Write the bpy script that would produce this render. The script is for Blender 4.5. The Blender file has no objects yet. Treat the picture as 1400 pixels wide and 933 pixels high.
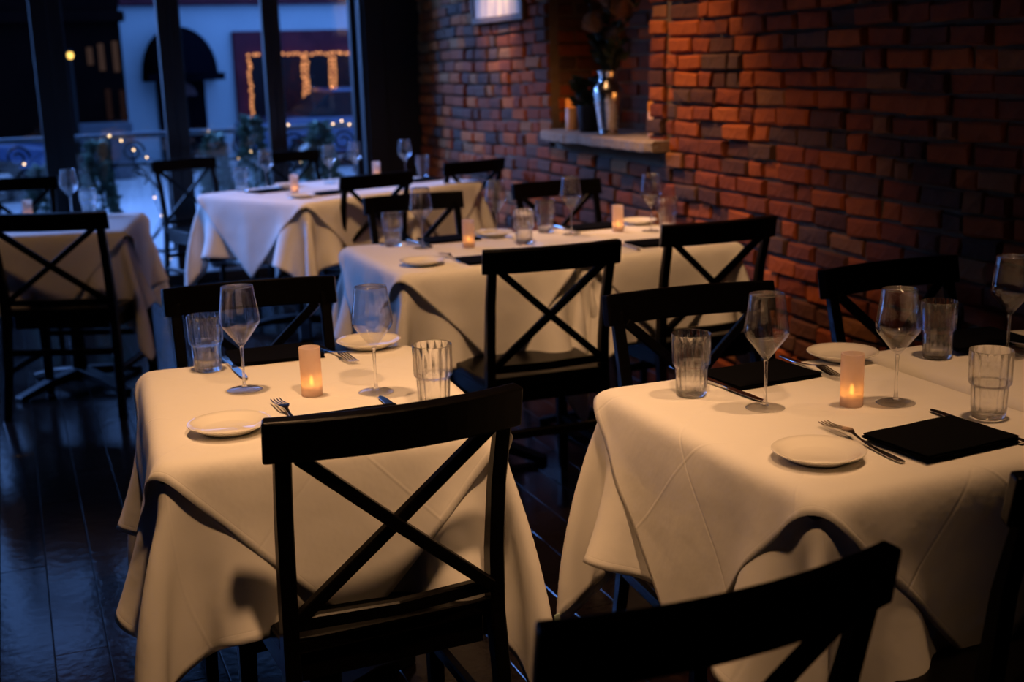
import bpy, bmesh, math, random, time
import numpy as np
from mathutils import Vector, Matrix

SC = bpy.context.scene
COL = SC.collection
R = math.radians
rnd = random.Random(7)

# ------------------------------------------------------------------ camera
cd = bpy.data.cameras.new('camera')
cam = bpy.data.objects.new('camera', cd)
COL.objects.link(cam)
cd.sensor_width = 36.0
cd.sensor_fit = 'HORIZONTAL'
cd.lens = 1686.2 / 1400 * 36.0
RT = Vector((0.925804, -0.376834, -0.029713))
UP = Vector((0.110169, 0.193796, 0.974836))
FW = Vector((0.361593, 0.905781, -0.220932))
CAMZ = 1.41356
m = Matrix.Identity(4)
for i in range(3):
    m[i][0], m[i][1], m[i][2] = RT[i], UP[i], -FW[i]
m[2][3] = CAMZ
cam.matrix_world = m
cd.clip_start = 0.05
cd.dof.use_dof = True
cd.dof.focus_distance = 2.3
cd.dof.aperture_fstop = 3.7
SC.camera = cam

# ------------------------------------------------------------------ sky, exposure
W = bpy.data.worlds.new('dusk_sky')
SC.world = W
W.use_nodes = True
bg = W.node_tree.nodes['Background']
bg.inputs[0].default_value = (0.16, 0.36, 1.0, 1)
bg.inputs[1].default_value = 1.9
SC.view_settings.view_transform = 'Standard'
SC.view_settings.look = 'None'
SC.view_settings.gamma = 1.0
SC.view_settings.use_curve_mapping = False
SC.view_settings.exposure = 0.0
SC.cycles.use_denoising = True
SC.cycles.max_bounces = 14
SC.cycles.transparent_max_bounces = 24
SC.cycles.transmission_bounces = 12
SC.cycles.caustics_refractive = True
SC.cycles.caustics_reflective = False
SC.cycles.sample_clamp_indirect = 25.0
SC.cycles.blur_glossy = 0.8

# last glow of the evening sky over the street corner, reaching in through the glass
sl = bpy.data.lights.new('evening_sky_glow', 'SUN')
sl.energy = 10.0
sl.angle = R(26)
sl.color = (0.17, 0.36, 1.0)
slo = bpy.data.objects.new('evening_sky_glow', sl)
COL.objects.link(slo)
slo.rotation_euler = Vector((.55, -.70, -.44)).to_track_quat('-Z', 'Y').to_euler()

# ------------------------------------------------------------------ ceiling spots of the dining room
def spot(name, loc, target, watts, cone, color=(1.0, 0.535, 0.245), radius=0.065, blend=1.0):
    l = bpy.data.lights.new(name, 'SPOT')
    l.energy = watts
    l.color = color
    l.spot_size = R(cone)
    l.spot_blend = blend
    l.shadow_soft_size = radius
    o = bpy.data.objects.new(name, l)
    COL.objects.link(o)
    o.location = loc
    o.rotation_euler = (Vector(target) - Vector(loc)).to_track_quat('-Z', 'Y').to_euler()
    return o
spot('ceiling_spot', (0.34, 2.55, 2.75), (0.52, 2.42, 0.75), 122, 60)
spot('ceiling_spot', (0.6, 0.9, 2.8), (0.68, 2.15, 0.6), 140, 50)
spot('ceiling_spot', (1.7, 1.65, 2.75), (1.40, 1.9, 0.75), 82, 54)
spot('ceiling_spot', (1.2, 3.0, 2.8), (1.7, 4.05, 0.7), 170, 66)
spot('ceiling_spot', (1.9, 4.9, 2.8), (2.60, 4.75, 0.55), 185, 56)
spot('ceiling_spot', (1.2, 5.2, 2.8), (1.8, 6.6, 0.7), 150, 70)
spot('ceiling_spot', (-0.2, 4.3, 2.8), (0.1, 5.7, 0.6), 24, 52)

# ------------------------------------------------------------------ helpers
def link(name, me, mat=None, parent=None, loc=(0, 0, 0), rz=0.0):
    o = bpy.data.objects.new(name, me)
    COL.objects.link(o)
    if mat is not None and me is not None and len(me.materials) == 0:
        me.materials.append(mat)
    o.parent = parent
    o.location = loc
    o.rotation_euler = (0, 0, rz)
    return o

def tag(o, label=None, cat=None, group=None, kind=None):
    if label: o['label'] = label
    if cat: o['category'] = cat
    if group: o['group'] = group
    if kind: o['kind'] = kind
    return o

def thing(name, label, cat, loc=(0, 0, 0), rz=0.0, group=None):
    o = bpy.data.objects.new(name, None)
    COL.objects.link(o)
    o.location = loc
    o.rotation_euler = (0, 0, rz)
    o.empty_display_size = 0.1
    return tag(o, label, cat, group)

def structure(name, me, mat, parent=None, loc=(0, 0, 0)):
    o = link(name, me, mat, parent, loc)
    if parent is None: o['kind'] = 'structure'
    return o

def copy_tree(o, parent=None):
    c = o.copy()
    COL.objects.link(c)
    c.parent = parent
    for ch in o.children:
        copy_tree(ch, c)
    return c

class MB:
    """collects solids and hands them over as one mesh"""
    def __init__(self):
        self.v = []; self.f = []; self.sm = []
    def add(self, vs, fs, smooth=False):
        b = len(self.v)
        self.v += [tuple(q) for q in vs]
        self.f += [tuple(i + b for i in q) for q in fs]
        self.sm += [smooth] * len(fs)
        return self
    def box(self, c, s, rot=None):
        M = rot if rot is not None else Matrix.Identity(3)
        vs = [Vector(c) + M @ Vector((sx * s[0] / 2, sy * s[1] / 2, sz * s[2] / 2))
              for sz in (-1, 1) for sy in (-1, 1) for sx in (-1, 1)]
        return self.add(vs, [(0, 2, 3, 1), (4, 5, 7, 6), (0, 1, 5, 4), (2, 6, 7, 3), (0, 4, 6, 2), (1, 3, 7, 5)])
    def lohi(self, a, b):
        return self.box([(a[i] + b[i]) / 2 for i in range(3)], [abs(b[i] - a[i]) for i in range(3)])
    def bar(self, a, b, w, d, up=(0, 1, 0)):
        """square bar from a to b, w across, d along up"""
        a, b = Vector(a), Vector(b)
        z = (b - a); L = z.length; z.normalize()
        y = Vector(up) - z * Vector(up).dot(z); y.normalize(); x = y.cross(z)
        return self.box((a + b) / 2, (w, d, L), Matrix((x, y, z)).transposed())
    def sweep(self, pts, secs, closed_ends=True, smooth=False):
        """rectangular sections (w, d) with axes given per point: secs = [(x axis, y axis, w, d)]"""
        vs = []; fs = []
        for p, (ax, ay, w, d) in zip(pts, secs):
            p = Vector(p); ax = Vector(ax); ay = Vector(ay)
            for sx, sy in ((-1, -1), (1, -1), (1, 1), (-1, 1)):
                vs.append(p + ax * (sx * w / 2) + ay * (sy * d / 2))
        n = len(pts)
        for k in range(n - 1):
            for i in range(4):
                j = (i + 1) % 4
                fs.append((4 * k + i, 4 * k + j, 4 * k + 4 + j, 4 * k + 4 + i))
        fs.append((3, 2, 1, 0)); fs.append(tuple(4 * (n - 1) + i for i in range(4)))
        return self.add(vs, fs, smooth)
    def tube(self, pts, r, seg=8, smooth=True):
        pts = [Vector(p) for p in pts]
        rs = r if isinstance(r, (list, tuple)) else [r] * len(pts)
        vs = []; fs = []
        for k, p in enumerate(pts):
            t = (pts[min(k + 1, len(pts) - 1)] - pts[max(k - 1, 0)]).normalized()
            ref = Vector((0, 0, 1)) if abs(t.z) < .9 else Vector((1, 0, 0))
            a = t.cross(ref).normalized(); b = t.cross(a)
            for i in range(seg):
                w = 2 * math.pi * i / seg
                vs.append(p + (a * math.cos(w) + b * math.sin(w)) * rs[k])
        for k in range(len(pts) - 1):
            for i in range(seg):
                j = (i + 1) % seg
                fs.append((k * seg + i, k * seg + j, (k + 1) * seg + j, (k + 1) * seg + i))
        fs.append(tuple(range(seg))[::-1]); fs.append(tuple((len(pts) - 1) * seg + i for i in range(seg)))
        return self.add(vs, fs, smooth)
    def lathe(self, prof, seg=32, c=(0, 0, 0), smooth=True, ripple=None, sx=1.0, sy=1.0):
        vs = []; fs = []
        for k, (r, z) in enumerate(prof):
            for i in range(seg):
                w = 2 * math.pi * i / seg
                rr = r + (ripple(k, w) if ripple else 0)
                vs.append((c[0] + sx * rr * math.cos(w), c[1] + sy * rr * math.sin(w), c[2] + z))
        for k in range(len(prof) - 1):
            for i in range(seg):
                j = (i + 1) % seg
                fs.append((k * seg + i, k * seg + j, (k + 1) * seg + j, (k + 1) * seg + i))
        if prof[0][0] > 1e-6: fs.append(tuple(range(seg))[::-1])
        if prof[-1][0] > 1e-6: fs.append(tuple((len(prof) - 1) * seg + i for i in range(seg)))
        return self.add(vs, fs, smooth)
    def prism(self, outline, z0, z1, axis='z'):
        n = len(outline)
        def P(a, b, h): return {'z': (a, b, h), 'y': (a, h, b), 'x': (h, a, b)}[axis]
        vs = [P(a, b, z0) for a, b in outline] + [P(a, b, z1) for a, b in outline]
        fs = [tuple(range(n))[::-1], tuple(range(n, 2 * n))]
        fs += [(i, (i + 1) % n, n + (i + 1) % n, n + i) for i in range(n)]
        return self.add(vs, fs)
    def mesh(self, name, bevel=0.0, seg=2, weld=False, angle=30):
        me = bpy.data.meshes.new(name)
        me.from_pydata(self.v, [], self.f)
        me.polygons.foreach_set('use_smooth', self.sm)
        bm = bmesh.new(); bm.from_mesh(me)
        if weld: bmesh.ops.remove_doubles(bm, verts=bm.verts, dist=1e-6)
        bmesh.ops.recalc_face_normals(bm, faces=bm.faces)
        if bevel:
            es = [e for e in bm.edges if len(e.link_faces) == 2 and e.calc_face_angle(0) > R(angle)]
            bmesh.ops.bevel(bm, geom=es, offset=bevel, segments=seg, affect='EDGES', profile=.5, clamp_overlap=True)
        bm.to_mesh(me); bm.free()
        return me

# ------------------------------------------------------------------ materials
def mat(name, color, rough=.5, metal=0.0, spec=.5, noise=None, bump=None, emit=None, estr=0.0, trans=0.0, ior=1.45, coat=0.0):
    """noise=(scale, colour2, amount) mixes a second colour; bump=(scale, strength, distance)"""
    m = bpy.data.materials.new(name)
    m.use_nodes = True
    nt = m.node_tree; b = nt.nodes['Principled BSDF']
    b.inputs['Base Color'].default_value = (*color, 1)
    b.inputs['Roughness'].default_value = rough
    b.inputs['Metallic'].default_value = metal
    b.inputs['Specular IOR Level'].default_value = spec
    b.inputs['Transmission Weight'].default_value = trans
    b.inputs['IOR'].default_value = ior
    b.inputs['Coat Weight'].default_value = coat
    if emit:
        b.inputs['Emission Color'].default_value = (*emit, 1)
        b.inputs['Emission Strength'].default_value = estr
    tc = nt.nodes.new('ShaderNodeTexCoord')
    if noise:
        n = nt.nodes.new('ShaderNodeTexNoise')
        n.inputs['Scale'].default_value = noise[0]; n.inputs['Detail'].default_value = 5
        nt.links.new(tc.outputs['Object'], n.inputs['Vector'])
        r = nt.nodes.new('ShaderNodeValToRGB')
        r.color_ramp.elements[0].position = .5 - noise[2] / 2; r.color_ramp.elements[1].position = .5 + noise[2] / 2
        r.color_ramp.elements[0].color = (*color, 1); r.color_ramp.elements[1].color = (*noise[1], 1)
        nt.links.new(n.outputs['Fac'], r.inputs['Fac'])
        nt.links.new(r.outputs['Color'], b.inputs['Base Color'])
    if bump:
        n = nt.nodes.new('ShaderNodeTexNoise')
        n.inputs['Scale'].default_value = bump[0]; n.inputs['Detail'].default_value = 6
        nt.links.new(tc.outputs['Object'], n.inputs['Vector'])
        bp = nt.nodes.new('ShaderNodeBump')
        bp.inputs['Strength'].default_value = bump[1]; bp.inputs['Distance'].default_value = bump[2]
        nt.links.new(n.outputs['Fac'], bp.inputs['Height'])
        nt.links.new(bp.outputs['Normal'], b.inputs['Normal'])
    return m

def glass_mat(name, clear=.75, refl=.05, tint=(1, 1, 1), ior=1.45, rough=0.0):
    """see-through glass: mostly straight transmission face-on, refraction and reflection towards the rim"""
    m = bpy.data.materials.new(name); m.use_nodes = True
    nt = m.node_tree; nt.nodes.clear()
    out = nt.nodes.new('ShaderNodeOutputMaterial')
    tr = nt.nodes.new('ShaderNodeBsdfTransparent'); tr.inputs[0].default_value = (*tint, 1)
    gl = nt.nodes.new('ShaderNodeBsdfGlass'); gl.inputs['IOR'].default_value = ior; gl.inputs['Roughness'].default_value = rough
    gl.inputs[0].default_value = (*tint, 1)
    gs = nt.nodes.new('ShaderNodeBsdfGlossy'); gs.inputs['Roughness'].default_value = 0.02
    lw = nt.nodes.new('ShaderNodeLayerWeight'); lw.inputs['Blend'].default_value = .5
    pw = nt.nodes.new('ShaderNodeMath'); pw.operation = 'POWER'; pw.inputs[1].default_value = 4.0
    nt.links.new(lw.outputs['Facing'], pw.inputs[0])
    mr = nt.nodes.new('ShaderNodeMapRange'); mr.inputs[3].default_value = refl; mr.inputs[4].default_value = .9
    nt.links.new(pw.outputs[0], mr.inputs[0])
    mx = nt.nodes.new('ShaderNodeMixShader'); mx.inputs[0].default_value = 1 - clear
    nt.links.new(tr.outputs[0], mx.inputs[1]); nt.links.new(gl.outputs[0], mx.inputs[2])
    mx2 = nt.nodes.new('ShaderNodeMixShader')
    nt.links.new(mr.outputs[0], mx2.inputs[0]); nt.links.new(mx.outputs[0], mx2.inputs[1]); nt.links.new(gs.outputs[0], mx2.inputs[2])
    nt.links.new(mx2.outputs[0], out.inputs[0])
    return m

def pane_mat(name):
    m = bpy.data.materials.new(name); m.use_nodes = True
    nt = m.node_tree; nt.nodes.clear()
    out = nt.nodes.new('ShaderNodeOutputMaterial')
    tr = nt.nodes.new('ShaderNodeBsdfTransparent'); tr.inputs[0].default_value = (.93, .96, .97, 1)
    gs = nt.nodes.new('ShaderNodeBsdfGlossy'); gs.inputs['Roughness'].default_value = 0.01
    lw = nt.nodes.new('ShaderNodeLayerWeight'); lw.inputs['Blend'].default_value = .5
    pw = nt.nodes.new('ShaderNodeMath'); pw.operation = 'POWER'; pw.inputs[1].default_value = 5.0
    nt.links.new(lw.outputs['Facing'], pw.inputs[0])
    mr = nt.nodes.new('ShaderNodeMapRange'); mr.inputs[3].default_value = .035; mr.inputs[4].default_value = .9
    nt.links.new(pw.outputs[0], mr.inputs[0])
    mx = nt.nodes.new('ShaderNodeMixShader')
    nt.links.new(mr.outputs[0], mx.inputs[0]); nt.links.new(tr.outputs[0], mx.inputs[1]); nt.links.new(gs.outputs[0], mx.inputs[2])
    nt.links.new(mx.outputs[0], out.inputs[0])
    return m

def frosted_mat(name):
    m = bpy.data.materials.new(name); m.use_nodes = True
    nt = m.node_tree; nt.nodes.clear()
    out = nt.nodes.new('ShaderNodeOutputMaterial')
    tl = nt.nodes.new('ShaderNodeBsdfTranslucent'); tl.inputs[0].default_value = (.92, .78, .70, 1)
    df = nt.nodes.new('ShaderNodeBsdfDiffuse'); df.inputs[0].default_value = (.85, .74, .68, 1)
    tr = nt.nodes.new('ShaderNodeBsdfTransparent'); tr.inputs[0].default_value = (1, .95, .9, 1)
    a = nt.nodes.new('ShaderNodeMixShader'); a.inputs[0].default_value = .35
    b = nt.nodes.new('ShaderNodeMixShader'); b.inputs[0].default_value = .28
    nt.links.new(tl.outputs[0], a.inputs[1]); nt.links.new(df.outputs[0], a.inputs[2])
    nt.links.new(a.outputs[0], b.inputs[1]); nt.links.new(tr.outputs[0], b.inputs[2])
    nt.links.new(b.outputs[0], out.inputs[0])
    return m

def glow(name, color, strength, sample=False):
    m = bpy.data.materials.new(name); m.use_nodes = True
    nt = m.node_tree; nt.nodes.clear()
    out = nt.nodes.new('ShaderNodeOutputMaterial')
    e = nt.nodes.new('ShaderNodeEmission'); e.inputs[0].default_value = (*color, 1); e.inputs[1].default_value = strength
    nt.links.new(e.outputs[0], out.inputs[0])
    if not sample: m.cycles.emission_sampling = 'NONE'
    return m

def cloth_mat():
    """white cotton with pressed fold lines and a stitched hem (UV 0..1 over the sheet)"""
    m = bpy.data.materials.new('white_cotton'); m.use_nodes = True
    nt = m.node_tree; b = nt.nodes['Principled BSDF']; N = nt.nodes.new; L = nt.links.new
    b.inputs['Base Color'].default_value = (.86, .84, .80, 1); b.inputs['Roughness'].default_value = .85
    b.inputs['Specular IOR Level'].default_value = .25
    tc = N('ShaderNodeTexCoord'); sp = N('ShaderNodeSeparateXYZ'); L(tc.outputs['UV'], sp.inputs[0])
    terms = []
    def ridge(axis, at, width, h):
        s = N('ShaderNodeMath'); s.operation = 'SUBTRACT'; L(sp.outputs[axis], s.inputs[0]); s.inputs[1].default_value = at
        a = N('ShaderNodeMath'); a.operation = 'ABSOLUTE'; L(s.outputs[0], a.inputs[0])
        r = N('ShaderNodeMapRange'); r.interpolation_type = 'SMOOTHSTEP'; L(a.outputs[0], r.inputs[0])
        r.inputs[1].default_value = 0; r.inputs[2].default_value = width; r.inputs[3].default_value = h; r.inputs[4].default_value = 0
        terms.append(r.outputs[0])
    for at, h in ((.25, 1), (.5, -1), (.75, 1)):
        ridge(0, at, .005, h * .2); ridge(1, at, .005, -h * .2)
    for at in (.014, .986):
        ridge(0, at, .0015, -.06); ridge(1, at, .0015, -.06)
    nz = N('ShaderNodeTexNoise'); nz.inputs['Scale'].default_value = 7; nz.inputs['Detail'].default_value = 4
    L(tc.outputs['UV'], nz.inputs['Vector'])
    sc = N('ShaderNodeMath'); sc.operation = 'MULTIPLY'; sc.inputs[1].default_value = 3.0; L(nz.outputs['Fac'], sc.inputs[0])
    acc = sc.outputs[0]
    for t in terms:
        ad = N('ShaderNodeMath'); ad.operation = 'ADD'; L(acc, ad.inputs[0]); L(t, ad.inputs[1]); acc = ad.outputs[0]
    bp = N('ShaderNodeBump'); bp.inputs['Strength'].default_value = .5; bp.inputs['Distance'].default_value = .004
    L(acc, bp.inputs['Height']); L(bp.outputs[0], b.inputs['Normal'])
    out = nt.nodes['Material Output']
    tl = N('ShaderNodeBsdfTranslucent'); tl.inputs[0].default_value = (.8, .77, .7, 1); L(bp.outputs[0], tl.inputs['Normal'])
    mx = N('ShaderNodeMixShader'); mx.inputs[0].default_value = .10
    L(b.outputs[0], mx.inputs[1]); L(tl.outputs[0], mx.inputs[2]); L(mx.outputs[0], out.inputs[0])
    return m

M = {}
M['cloth'] = cloth_mat()
M['black_wood'] = mat('black_lacquered_wood', (.0012, .0009, .0009), .32, spec=.13, noise=(30, (.002, .0015, .0014), .5), bump=(60, .15, .002))
M['floor'] = mat('dark_floor_wood', (.006, .004, .0038), .13, spec=.3, noise=(6, (.014, .009, .008), .6), bump=(25, .25, .003))
M['floor_b'] = mat('dark_floor_wood_b', (.008, .005, .0045), .15, spec=.3, noise=(6, (.007, .005, .004), .6), bump=(25, .25, .003))
M['dark_paint'] = mat('black_paint', (.006, .007, .009), .55, bump=(40, .1, .002))
M['frame_paint'] = mat('black_frame_paint', (.010, .011, .014), .4)
M['ceiling'] = mat('dark_ceiling_paint', (.05, .045, .04), .8, bump=(30, .1, .002))
M['mortar'] = mat('mortar', (.100, .068, .040), .95, noise=(20, (.15, .10, .056), .6), bump=(60, .7, .01))
M['iron'] = mat('black_iron', (.004, .0045, .006), .5, spec=.15, bump=(80, .2, .002))
M['china'] = mat('white_china', (.86, .83, .77), .06, spec=.5, coat=.3)
M['steel'] = mat('steel', (.62, .60, .57), .18, metal=1.0)
M['silver'] = mat('hammered_silver', (.66, .62, .56), .2, metal=1.0, bump=(55, .5, .006))
M['napkin'] = mat('charcoal_linen', (.003, .003, .0035), .9, spec=.05, bump=(300, .3, .001))
M['glass'] = glass_mat('clear_glass', .91, .055)
M['thick_glass'] = glass_mat('thick_clear_glass', .45, .02)
M['rim_glass'] = glass_mat('rim_glass', .7, .30)
M['foot_glass'] = glass_mat('foot_glass', .75, .04)
M['tumbler'] = glass_mat('tumbler_glass', .28, .0)
M['tag'] = mat('care_tag_fabric', (.45, .58, .50), .8)
M['pane'] = pane_mat('window_pane')
M['frost'] = frosted_mat('frosted_glass')
M['tealight'] = mat('tealight_plastic', (.85, .78, .68), .5)
M['flame'] = glow('led_flame', (1.0, .42, .06), 14.0, True)
M['sill'] = mat('sandstone', (.36, .28, .19), .9, noise=(14, (.25, .19, .13), .5), bump=(30, .9, .012))
BR = []
for k, (a, b) in enumerate([((.38, .090, .016), (.25, .058, .014)), ((.27, .060, .014), (.17, .040, .014)), ((.22, .054, .017), (.13, .038, .017)),
                            ((.12, .042, .022), (.07, .030, .018)), ((.085, .048, .033), (.12, .055, .032)), ((.29, .12, .042), (.21, .08, .030)),
                            ((.44, .115, .020), (.30, .07, .016)), ((.045, .029, .022), (.08, .040, .026))]):
    BR.append(mat('fired_brick_%s' % 'abcdefgh'[k], a, .9, spec=.25, noise=(18, b, .7), bump=(45, .8, .008)))
def drape(w, h, rot, nx, ny, hx, hy, lift, block=None, under=None, steps=170, iters=10, seed=1, sx=0.0, sy=0.0, bend=.12, r=.012):
    """Position based cloth: a w x h sheet turned by rot laid over a table 2hx x 2hy (top at z=0)."""
    rng=np.random.RandomState(seed)
    u=np.linspace(-w/2,w/2,nx); v=np.linspace(-h/2,h/2,ny)
    U,V=np.meshgrid(u,v)                       # index [j,i]
    c,s=np.cos(rot),np.sin(rot)
    P=np.stack([c*U-s*V+sx, s*U+c*V+sy, np.full_like(U,lift)],-1)
    out=np.maximum(np.abs(P[...,0])-(hx-r),np.abs(P[...,1])-(hy-r))
    W=(out>0).astype(float)
    # a slight dome so that hanging parts fall away from the edge
    P[...,2]-=np.where(out>0,out*out*.9,0)
    P[...,:]+=rng.normal(0,.0007,P.shape)*W[...,None]
    du=u[1]-u[0]; dv=v[1]-v[0]; dd=np.hypot(du,dv)
    V0=np.zeros_like(P)
    cons=[]
    def add(a,b,L,k):
        wa,wb=W[a],W[b]; ws=wa+wb
        m=(k/np.maximum(ws,1e-9))*(ws>0)
        cons.append((a,b,L,(wa*m)[...,None],(wb*m)[...,None]))
    S=np.s_
    def strips(n,step,par):   # slices for pairs i,i+step in alternating blocks
        idx=np.arange(n-step); return idx[(idx//step)%2==par]
    for par in (0,1):
        i=strips(nx,1,par); add(S[:,i],S[:,i+1],du,1.)
        j=strips(ny,1,par); add(S[j,:],S[j+1,:],dv,1.)
        i=np.arange(par,nx-1,2)
        add((slice(0,ny-1),i),(slice(1,ny),i+1),dd,.35)
        add((slice(1,ny),i),(slice(0,ny-1),i+1),dd,.35)
    for st in (2,4):
        for par in (0,1):
            i=strips(nx,st,par); add(S[:,i],S[:,i+st],st*du,bend/st*2)
            j=strips(ny,st,par); add(S[j,:],S[j+st,:],st*dv,bend/st*2)
    dt=1/50.; g=np.array([0,0,-9.8])
    def collide(P):
        x,y,z=P[...,0],P[...,1],P[...,2]
        qx=np.abs(x)-(hx-r); qy=np.abs(y)-(hy-r); qz=z-(lift-r)-0.0
        R=r
        ox,oy,oz=np.maximum(qx,0),np.maximum(qy,0),np.maximum(qz,0)
        d=np.sqrt(ox*ox+oy*oy+oz*oz)
        inside=(qx<0)&(qy<0)&(qz<0)
        sc=np.where((d<R)&(d>1e-9),R/np.maximum(d,1e-9),1.)
        fx=ox*(sc-1); fy=oy*(sc-1); fz=oz*(sc-1)
        m=W>0
        P[...,0]+=np.where(m,np.sign(x)*fx,0); P[...,1]+=np.where(m,np.sign(y)*fy,0); P[...,2]+=np.where(m,fz,0)
        # deep inside: push along the shallowest axis
        if inside.any():
            px=-qx+R; py=-qy+R; pz=-qz+R
            k=np.argmin(np.stack([px,py,pz],-1),-1)
            i0=inside&m
            P[...,0]+=np.where(i0&(k==0),np.sign(x)*px,0)
            P[...,1]+=np.where(i0&(k==1),np.sign(y)*py,0)
            P[...,2]+=np.where(i0&(k==2),pz,0)
        if block is not None: P[...,0]=np.minimum(P[...,0],block)
        return P
    bvh=None
    if under is not None:
        from mathutils.bvhtree import BVHTree
        from mathutils import Vector
        uv,uf=under
        bvh=BVHTree.FromPolygons([tuple(q) for q in uv],uf)
    for st in range(steps):
        V0*=.965; V0+=g*dt*W[...,None]
        old=P.copy(); P=P+V0*dt
        for it in range(iters):
            for a,b,L,wa,wb in cons:
                d=P[b]-P[a]; l=np.sqrt((d*d).sum(-1,keepdims=True))+1e-12
                d*=(1-L/l)
                P[a]+=d*wa; P[b]-=d*wb
            P=collide(P)
        if bvh is not None and st>8 and st%2==0:
            F=P.reshape(-1,3); hang=np.nonzero((W.reshape(-1)>0)&(F[:,2]<lift-.004))[0]
            for q in hang:
                co,no,ix,dist=bvh.find_nearest(F[q],.05)
                if co is None: continue
                sg=(F[q][0]-co[0])*no[0]+(F[q][1]-co[1])*no[1]+(F[q][2]-co[2])*no[2]
                if sg<.004:
                    e=.004-sg; F[q]+=np.array(no)*min(e,.02)
            P=F.reshape(P.shape)
            if block is not None: P[...,0]=np.minimum(P[...,0],block)
        V0=(P-old)/dt
        sp=np.sqrt((V0*V0).sum(-1,keepdims=True)); V0*=np.minimum(1,2.2/np.maximum(sp,1e-9))
    nr=P.reshape(-1,3)
    faces=[(j*nx+i,j*nx+i+1,(j+1)*nx+i+1,(j+1)*nx+i) for j in range(ny-1) for i in range(nx-1)]
    return nr,faces

# ================================================================== the room
ZT = .749                      # wooden table top; the two cloths bring it to .757
floor = structure('floor', MB().lohi((-2.4, -2.6, -.08), (2.78, 8.72, -.012)).mesh('floor'), M['dark_paint'])
plank_meshes = {}
pw = .127
k = 0
x = -1.30
while x < 2.70:
    y = -.2 - rnd.random() * 1.0
    while y < 8.6:
        L = rnd.choice((1.2, 1.5, 1.8, 2.1))
        y1 = min(y + L, 8.66)
        if y1 > .2:
            L = round(y1 - y, 3)
            key = (L, rnd.random() < .5)
            if key not in plank_meshes:
                plank_meshes[key] = MB().lohi((-pw / 2 + .001, 0, -.014), (pw / 2 - .001, L - .002, 0)).mesh('plank', .0015, 1)
                plank_meshes[key].materials.append(M['floor'] if key[1] else M['floor_b'])
            o = link('plank', plank_meshes[key], None, floor, (x + pw / 2, y, 0))
        y = y1
    x += pw
structure('ceiling', MB().lohi((-2.4, -2.6, 2.92), (2.95, 8.9, 3.02)).mesh('ceiling'), M['ceiling'])
structure('wall_front', MB().lohi((-2.4, -2.7, 0), (2.95, -2.6, 2.92)).mesh('wall_front'), M['ceiling'])
# left wall: solid towards the camera, glazed near the street corner
structure('wall_left', MB().lohi((-2.5, -2.6, 0), (-2.4, 7.4, 2.92)).lohi((-2.5, 7.4, 2.75), (-2.4, 8.9, 2.92)).mesh('wall_left'), M['ceiling'])
# street wall: black panel beside the doors and the band over them
structure('wall_back', MB().lohi((2.335, 8.50, 0), (2.78, 8.72, 2.92)).lohi((-2.4, 8.58, 2.75), (2.335, 8.72, 2.92))
          .lohi((2.36, 8.475, 0), (2.50, 8.50, 2.92)).mesh('wall_back', .004, 1), M['dark_paint'])
structure('baseboard_back', MB().lohi((2.50, 8.48, 0), (2.745, 8.50, .14)).mesh('baseboard_back', .004, 1), M['dark_paint'])

def leaf(n, a, b, wa, wb, axis='x', at=8.65):
    """one glazed door leaf between a and b, stiles wa and wb wide"""
    def bx(u0, u1, z0, z1, t):
        return MB().lohi((u0, at - t, z0), (u1, at + t, z1)) if axis == 'x' else MB().lohi((at - t, u0, z0), (at + t, u1, z1))
    r = bpy.data.objects.new('window_%d' % n, None); COL.objects.link(r); r['kind'] = 'structure'
    link('stile', bx(a, a + wa, 0, 2.75, .035).mesh('stile', .004, 1), M['frame_paint'], r)
    link('stile', bx(b - wb, b, 0, 2.75, .035).mesh('stile', .004, 1), M['frame_paint'], r)
    link('bottom_rail', bx(a + wa, b - wb, 0, .055, .034).mesh('bottom_rail', .004, 1), M['frame_paint'], r)
    link('top_rail', bx(a + wa, b - wb, 2.66, 2.75, .034).mesh('top_rail', .004, 1), M['frame_paint'], r)
    link('pane', bx(a + wa, b - wb, .055, 2.66, .003).mesh('pane'), M['pane'], r)
leaf(1, -.50, .32, .09, .10)
leaf(2, .32, 1.075, .095, .075)
leaf(3, 1.075, 1.75, .075, .06)
leaf(4, 1.75, 2.335, .06, .035)
leaf(5, -1.35, -.50, .09, .09)
leaf(6, -2.40, -1.35, .09, .09)
leaf(7, 7.4, 8.72, .09, .09, 'y', -2.45)

# ------------------------------------------------------------------ brick wall with the niche
WX = 2.75
NY0, NY1, NZ0, NZ1 = 5.10, 6.25, 1.045, 2.35       # niche opening
wm = MB()
wm.lohi((WX + .018, 1.2, 0), (WX + .40, NY0, 2.92))
wm.lohi((WX + .018, NY1, 0), (WX + .40, 8.72, 2.92))
wm.lohi((WX + .018, NY0, 0), (WX + .40, NY1, .99))
wm.lohi((WX + .018, NY0, NZ1), (WX + .40, NY1, 2.92))
wm.lohi((WX + .33, NY0, .99), (WX + .40, NY1, NZ1))
wm.lohi((WX + .018, -2.6, 0), (WX + .20, 1.2, 2.92))
wall = structure('wall_right', wm.mesh('wall_right'), M['mortar'])

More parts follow.
